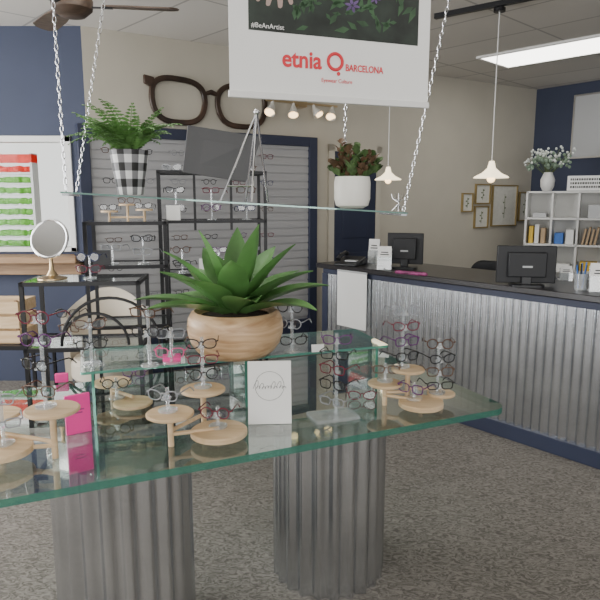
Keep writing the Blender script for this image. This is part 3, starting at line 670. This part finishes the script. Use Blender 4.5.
# ---------------------------------------------------------------- banner
z0=PY(230,95,1.95)
t=thing('hanging_banner','white hanging poster banner with red lettering above the table','banner',z0,R(19.7))
bw=.706; bh=.86; sc=bw/197
MB().box(0,bw,0,.002,0,bh).build('sheet',M['paper'],t)
MB().box(-.004,bw+.004,-.006,.008,-.006,.014).build('bottom_rail',M['white'],t,bev=.002)
MB().box(-.004,bw+.004,-.006,.008,bh,bh+.02).build('top_rail',M['white'],t)
pz=.198; ph=.6
MB().box(.062,.66,-.0015,0,pz,pz+ph).build('photo_print',M['photo'],t)
def flat(polys,y,m,name):
    g=MB()
    for po in polys: g.add([(x,y,z) for x,z in po],[tuple(range(len(po)))])
    g.build(name,m,t,smooth=False)
def px2(x,y): return ((x-230)*sc,(95+(x-230)*.061-y)*(.0032+.0004*(x-230)/197))
def finger(x0,y0,x1,y1,w0,w1):
    a=Vector((x0,y0)); b=Vector((x1,y1)); d=(b-a).normalized(); n=Vector((-d.y,d.x)); o=[]
    for k in range(7):
        th=-PI/2+PI*k/6; o.append(b+d*w1*math.cos(th)+n*w1*math.sin(th))
    return [px2(*(a-n*w0))]+[px2(*v) for v in o]+[px2(*(a+n*w0))]
hand=[[px2(*v) for v in((258,-24),(290,-24),(291,-6),(285,1),(270,3),(257,-2))],finger(260,-5,256,8,3.4,2.0),finger(268,-1,265,12,3.4,2.1),finger(276,0,276,14,3.4,2.1),finger(283,-1,286,11,3.2,2.0),finger(288,-12,300,0,4,2.4)]
flat(hand,-.003,M['skin'],'printed_hand')
pet=[];lvs=[]
for cx,cy,r_ in((345,14,8),(336,-6,10),(368,8,6)):
    for k in range(6):
        a=k*PI/3+.3; pet.append([px2(cx+r_*(math.cos(a)*u-math.sin(a)*v),cy+r_*.8*(math.sin(a)*u+math.cos(a)*v)) for u,v in((.1,0),(.4,.2),(.8,.16),(1.05,0),(.8,-.16),(.4,-.2))])
for k in range(150):
    cx=rs.uniform(290,412); cy=rs.uniform(-60,40); a=rs.uniform(0,2*PI); r_=rs.uniform(8,17)
    q=[(cx+r_*(math.cos(a)*u-math.sin(a)*v),cy+r_*(math.sin(a)*u+math.cos(a)*v)) for u,v in((-.5,0),(-.1,.2),(.5,0),(-.1,-.2))]
    if all(252<x<414 and y<34+(x-248)*.06 for x,y in q): lvs.append([px2(*v) for v in q])
flat(lvs,-.0022,M['leafp'],'printed_leaves'); flat([q for q in pet],-.0028,M['petal'],'printed_flowers')
text('#BeAnArtist',.021,M['paper'],t,(.070,-.0032,pz+.008),'hashtag_lettering')
text('etnia',.074,M['red'],t,(.170,-.002,.098),'brand_lettering',bold=.0018,xs=.94)
lx,lz=.354,.124
g=MB().tube([(lx+.025*math.cos(2*PI*i/32),-.002,lz+.025*math.sin(2*PI*i/32)) for i in range(32)],.0055,6,True,flat=1); g.ball((lx+.012,-.002,lz-.037),.0065,8,(1,.3,1))
g.build('ring_logo',M['red'],t)
text('BARCELONA',.030,M['red'],t,(.390,-.002,.098),'city_lettering',bold=.0006,xs=.80)
text('Eyewear Culture',.018,M['red'],t,(.305,-.002,.058),'tagline_lettering',xs=.9)
for x in(.05,bw-.05): MB().cyl((x,0,bh+.02),(x,0,CZ-z0.z),.0012,n=5).build('hanging_wire',M['chrome'],t)
# ---------------------------------------------------------------- black etageres
def etagere(p,w,d,h,shelves,rz,label,arch=None,mids=()):
    t=thing('metal_shelf_unit',label,'shelf unit',(p.x,p.y,0),rz); r=.010; g=MB()
    for x in(r,w-r):
        for y in(r,d-r): g.box(x-r,x+r,y-r,y+r,0,h)
    for z in [h-.010]+list(shelves)+[.08]:
        for y in(r,d-r): g.box(0,w,y-r,y+r,z-r,z+r)
        for x in(r,w-r): g.box(x-r,x+r,0,d,z-r,z+r)
    for x,z0_,z1_ in mids: g.box(x-.008,x+.008,0,.016,z0_,z1_)
    g.build('frame',M['black'],t)
    for z in [h-.006]+list(shelves): MB().box(2*r,w-2*r,2*r,d-2*r,z-.002,z+.006).build('glass_shelf',M['sglass'],t)
    if arch:
        g=MB()
        for cx,cz,rr in arch: g.tube([(cx+rr*math.cos(PI*i/20),r,cz+rr*math.sin(PI*i/20)) for i in range(21)],.008,6)
        g.build('arch_bars',M['black'],t)
    return t
pl=PY(18,283,3.0); etagere(pl,.60,.33,pl.z,[.78,.4],R(6),'lower black metal display shelf with a round mirror on top',arch=[(.44,.80,.25),(.36,.80,.17)])
pu=PY(82,222,3.45); etagere(pu,.47,.33,pu.z,[PY(100,268,3.45).z,.8,.4],R(10),'tall black metal display shelf behind the lower one')
pe=PY(156,170,3.95); etagere(pe,.72,.33,pe.z,[PY(156,222,3.95).z,1.05,.6],R(12),'widest black metal display shelf below the tilted grey panel',mids=[(.24,1.35,pe.z),(.48,1.35,pe.z)])
# mirror
p=Vector((pl.x+.125,pl.y+.12,pl.z+.004))
t=thing('round_mirror','round tabletop mirror on a pedestal atop the lower black shelf','mirror',p,R(-8))
MB().lathe([(.075,0),(.075,.008),(.03,.02),(.012,.05),(.009,.10),(.012,.12)],28).build('pedestal',M['brass'],t)
q=Matrix.Translation((0,0,.21))@Matrix.Rotation(R(90-16),4,'X')
MB().add([q@Vector((.095*math.cos(2*PI*i/40),.095*math.sin(2*PI*i/40),.006)) for i in range(40)],[tuple(range(40))]).build('mirror_glass',M['mirror'],t)
MB().tube([q@Vector((.098*math.cos(2*PI*i/40),.098*math.sin(2*PI*i/40),0)) for i in range(40)],.008,8,True).build('rim',M['chrome'],t)
MB().add([q@Vector((.095*math.cos(2*PI*i/40),.095*math.sin(2*PI*i/40),-.006)) for i in range(40)],[tuple(range(40))]).build('backing',M['blackp'],t)
# things on shelves
def shrod(p,tiers,where):
    t=thing('glasses_display_rod','clear acrylic display rod '+where,'display stand',p)
    MB().lathe([(.035,0),(.035,.006),(.006,.008)],16).build('base',M['acryl'],t); MB().cyl((0,0,.006),(0,0,tiers[-1]+.03),.0055,n=8).build('rod',M['acryl'],t)
    for i,z in enumerate(tiers):
        s,c=pick(); rz=R(random.uniform(-18,18))
        glasses(p+Vector((0,-.02,z)),rz,s,c,f'{c} {s} eyeglasses, {ORD[i]} on rod {where}','eyeglasses on the black shelves')
def sp(base,rz,x,y,z): return Vector((base.x+x*math.cos(rz)-y*math.sin(rz),base.y+x*math.sin(rz)+y*math.cos(rz),z))
A1=PY(100,268,3.45).z+.007
shrod(sp(pu,R(10),.14,.15,A1),[.08],'left on tall black shelf')
shrod(sp(pu,R(10),.32,.15,A1),[.05,.13],'right on tall black shelf')
shrod(sp(pl,R(6),.32,.15,pl.z+.001),[.03,.09],'beside the round mirror')
shrod(sp(pl,R(6),.2,.15,.787),[.06,.14],'inside the lower black shelf')
B1=PY(156,222,3.95).z+.007
for k,x in enumerate((.12,.36,.60)): shrod(sp(pe,R(12),x,.15,B1),[.06,.18],'in '+('left','centre','right')[k]+' bay of widest shelf')
for k,x in enumerate((.15,.40,.62)): shrod(sp(pe,R(12),x,.15,1.057),[.04,.13],'at '+('left','centre','right')[k]+' below widest shelf bays')
for k,x in enumerate((.1,.35,.6)): 
    s,c=pick(); glasses(sp(pe,R(12),x,.1,pe.z+.002),R(random.uniform(-20,20)),s,c,f'{c} {s} eyeglasses on top of the widest black shelf, {("first","second","third")[k]} from left','eyeglasses on the black shelves')
p=sp(pu,R(10),.22,.15,pu.z+.001)
t=thing('tiered_wood_stand','small pale wood stand on top of the tall black shelf','display stand',p)
for x,z,r_ in((-.09,.05,.05),(.02,.09,.05),(.12,.06,.05)):
    MB().lathe([(r_,z),(r_,z+.01)],24,(x,0,0)).build('disc',M['pine'],t); MB().cyl((x,0,0),(x,0,z),.008,n=8).build('leg',M['pine'],t)
MB().cyl((-.09,0,.02),(.12,0,.02),.006,n=8).build('crossbar',M['pine'],t)
for x,z,w_ in((-.09,.062,'left'),(.02,.102,'middle'),(.12,.072,'right')):
    s,c=pick(); glasses(p+Vector((x,-.02,z)),R(random.uniform(-15,15)),s,c,f'{c} {s} eyeglasses on the {w_} disc of the small wood stand','eyeglasses on the black shelves',sc=.8)
for (base,rz,x,y,z,w_,h_,m,lb) in[(pe,R(12),.10,.04,B1,.09,.10,'paper','small white card on the left bay of the widest black shelf'),(pu,R(10),.09,.05,A1,.10,.09,'blackp','small black card on the middle level of the tall black shelf'),(pe,R(12),.3,.04,1.057,.08,.1,'paper','small white card on the lower level of the widest black shelf')]:
    o=MB().box(-w_/2,w_/2,0,.006,0,h_,Matrix.Rotation(R(-6),4,'X')).build('display_card',M[m],None,sp(base,rz,x,y,z),rz); tag(o,lb,'card')
# wall glasses
for r_ in range(6):
    z=.72+.24*r_
    for k in range(6):
        x=sx0+.14+(wallx(262)-sx0-.15)*k/5
        p=W0+e1*x+WN*.13; p.z=z
        s,c=pick()
        glasses(p,WA+R(random.uniform(-6,6)),s,c,f'small eyeglasses in the {("lowest","second lowest","third lowest","third highest","second highest","highest")[r_]} row of the slatwall',f'slatwall eyeglasses, row {r_+1}',detail=False)
# cream tub chair
p=PY(104,300,4.15)
t=thing('tub_chair','cream upholstered tub chair behind the black display shelves','chair',(p.x,p.y,0),R(10))
g=MB(); vs=[];n=24
for i in range(n+1):
    a=R(-15)+R(210)*i/n; hgt=.91-.14*abs(math.cos(a))**2
    for rr,z in((.28,.3),(.29,hgt-.03),(.27,hgt),(.25,hgt-.03),(.24,.3)): vs.append((rr*math.cos(a),rr*math.sin(a)*1.0,z))
fs=[(i*5+k,i*5+k+1,i*5+k+6,i*5+k+5) for i in range(n) for k in range(4)]+[(0,1,2,3,4),tuple(n*5+k for k in(4,3,2,1,0))]
g.add(vs,fs).build('backrest',M['cream'],t); MB().lathe([(.22,.3),(.245,.33),(.245,.43),(.22,.46),(.01,.465)],28).build('seat',M['cream'],t)
for x in(-.17,.17):
    for y in(-.15,.17): MB().cyl((x,y,.31),(x*1.1,y*1.1,0),.018,.012,10).build('leg',M['dwood'],t)
# low table with crate at left
p=PY(-30,346,3.95)
t=thing('low_table','low black metal table below the window','table',(p.x,p.y,0))
zt=p.z
MB().box(-.3,.44,0,.4,zt-.03,zt).build('tabletop',M['black'],t)
for x in(-.28,.40):
    for y in(.02,.36): MB().box(x,x+.02,y,y+.02,0,zt-.03).build('leg',M['black'],t)
t=thing('wooden_crate','pale wooden crate on the low black table below the window','crate',(p.x-.1,p.y+.05,zt+.001))
g=MB()
for k in range(3): g.box(0,.42,0,.012,.01+k*.1,.09+k*.1).box(0,.42,.268,.28,.01+k*.1,.09+k*.1).box(0,.012,.012,.268,.01+k*.1,.09+k*.1).box(.408,.42,.012,.268,.01+k*.1,.09+k*.1)
g.box(.012,.408,.012,.268,0,.01); g.build('slats',M['pine'],t)
MB().box(.012,.03,.012,.03,.01,.3).box(.39,.408,.012,.03,.01,.3).build('corner_posts',M['sillw'],t)
# ---------------------------------------------------------------- lights
def area(loc,rot,sx_,sy_,e,col=(1,.97,.92)):
    l=bpy.data.lights.new('light','AREA'); l.shape='RECTANGLE'; l.size=sx_; l.size_y=sy_; l.energy=e; l.color=col
    o=bpy.data.objects.new('light',l); C.objects.link(o); o.location=loc; o.rotation_euler=rot
area((1.6,-2.3,1.6),(R(90),0,0),1.9,2.3,75,(1,.98,.95))
area((-2.2,-2.3,1.6),(R(90),0,0),2.3,2.3,75,(1,.98,.95))
area((-4.15,2.6,1.7),(R(90),0,R(-90)),3.0,1.9,200,(.97,.98,1))
sun=bpy.data.lights.new('sun','SUN'); sun.energy=1.5; sun.angle=.05
so=bpy.data.objects.new('sun',sun); C.objects.link(so); so.rotation_euler=(R(50),0,R(200)); so.location=(0,20,10)
w=bpy.data.worlds.new('World'); bpy.context.scene.world=w; w.use_nodes=True
w.node_tree.nodes['Background'].inputs[0].default_value=(.95,.97,1,1); w.node_tree.nodes['Background'].inputs[1].default_value=.72
cam=bpy.data.cameras.new('Camera'); cam.lens=36; cam.sensor_width=36; cam.clip_start=.02
co=bpy.data.objects.new('Camera',cam); C.objects.link(co); co.location=(0,0,H); co.rotation_euler=(R(80.5),0,0); bpy.context.scene.camera=co
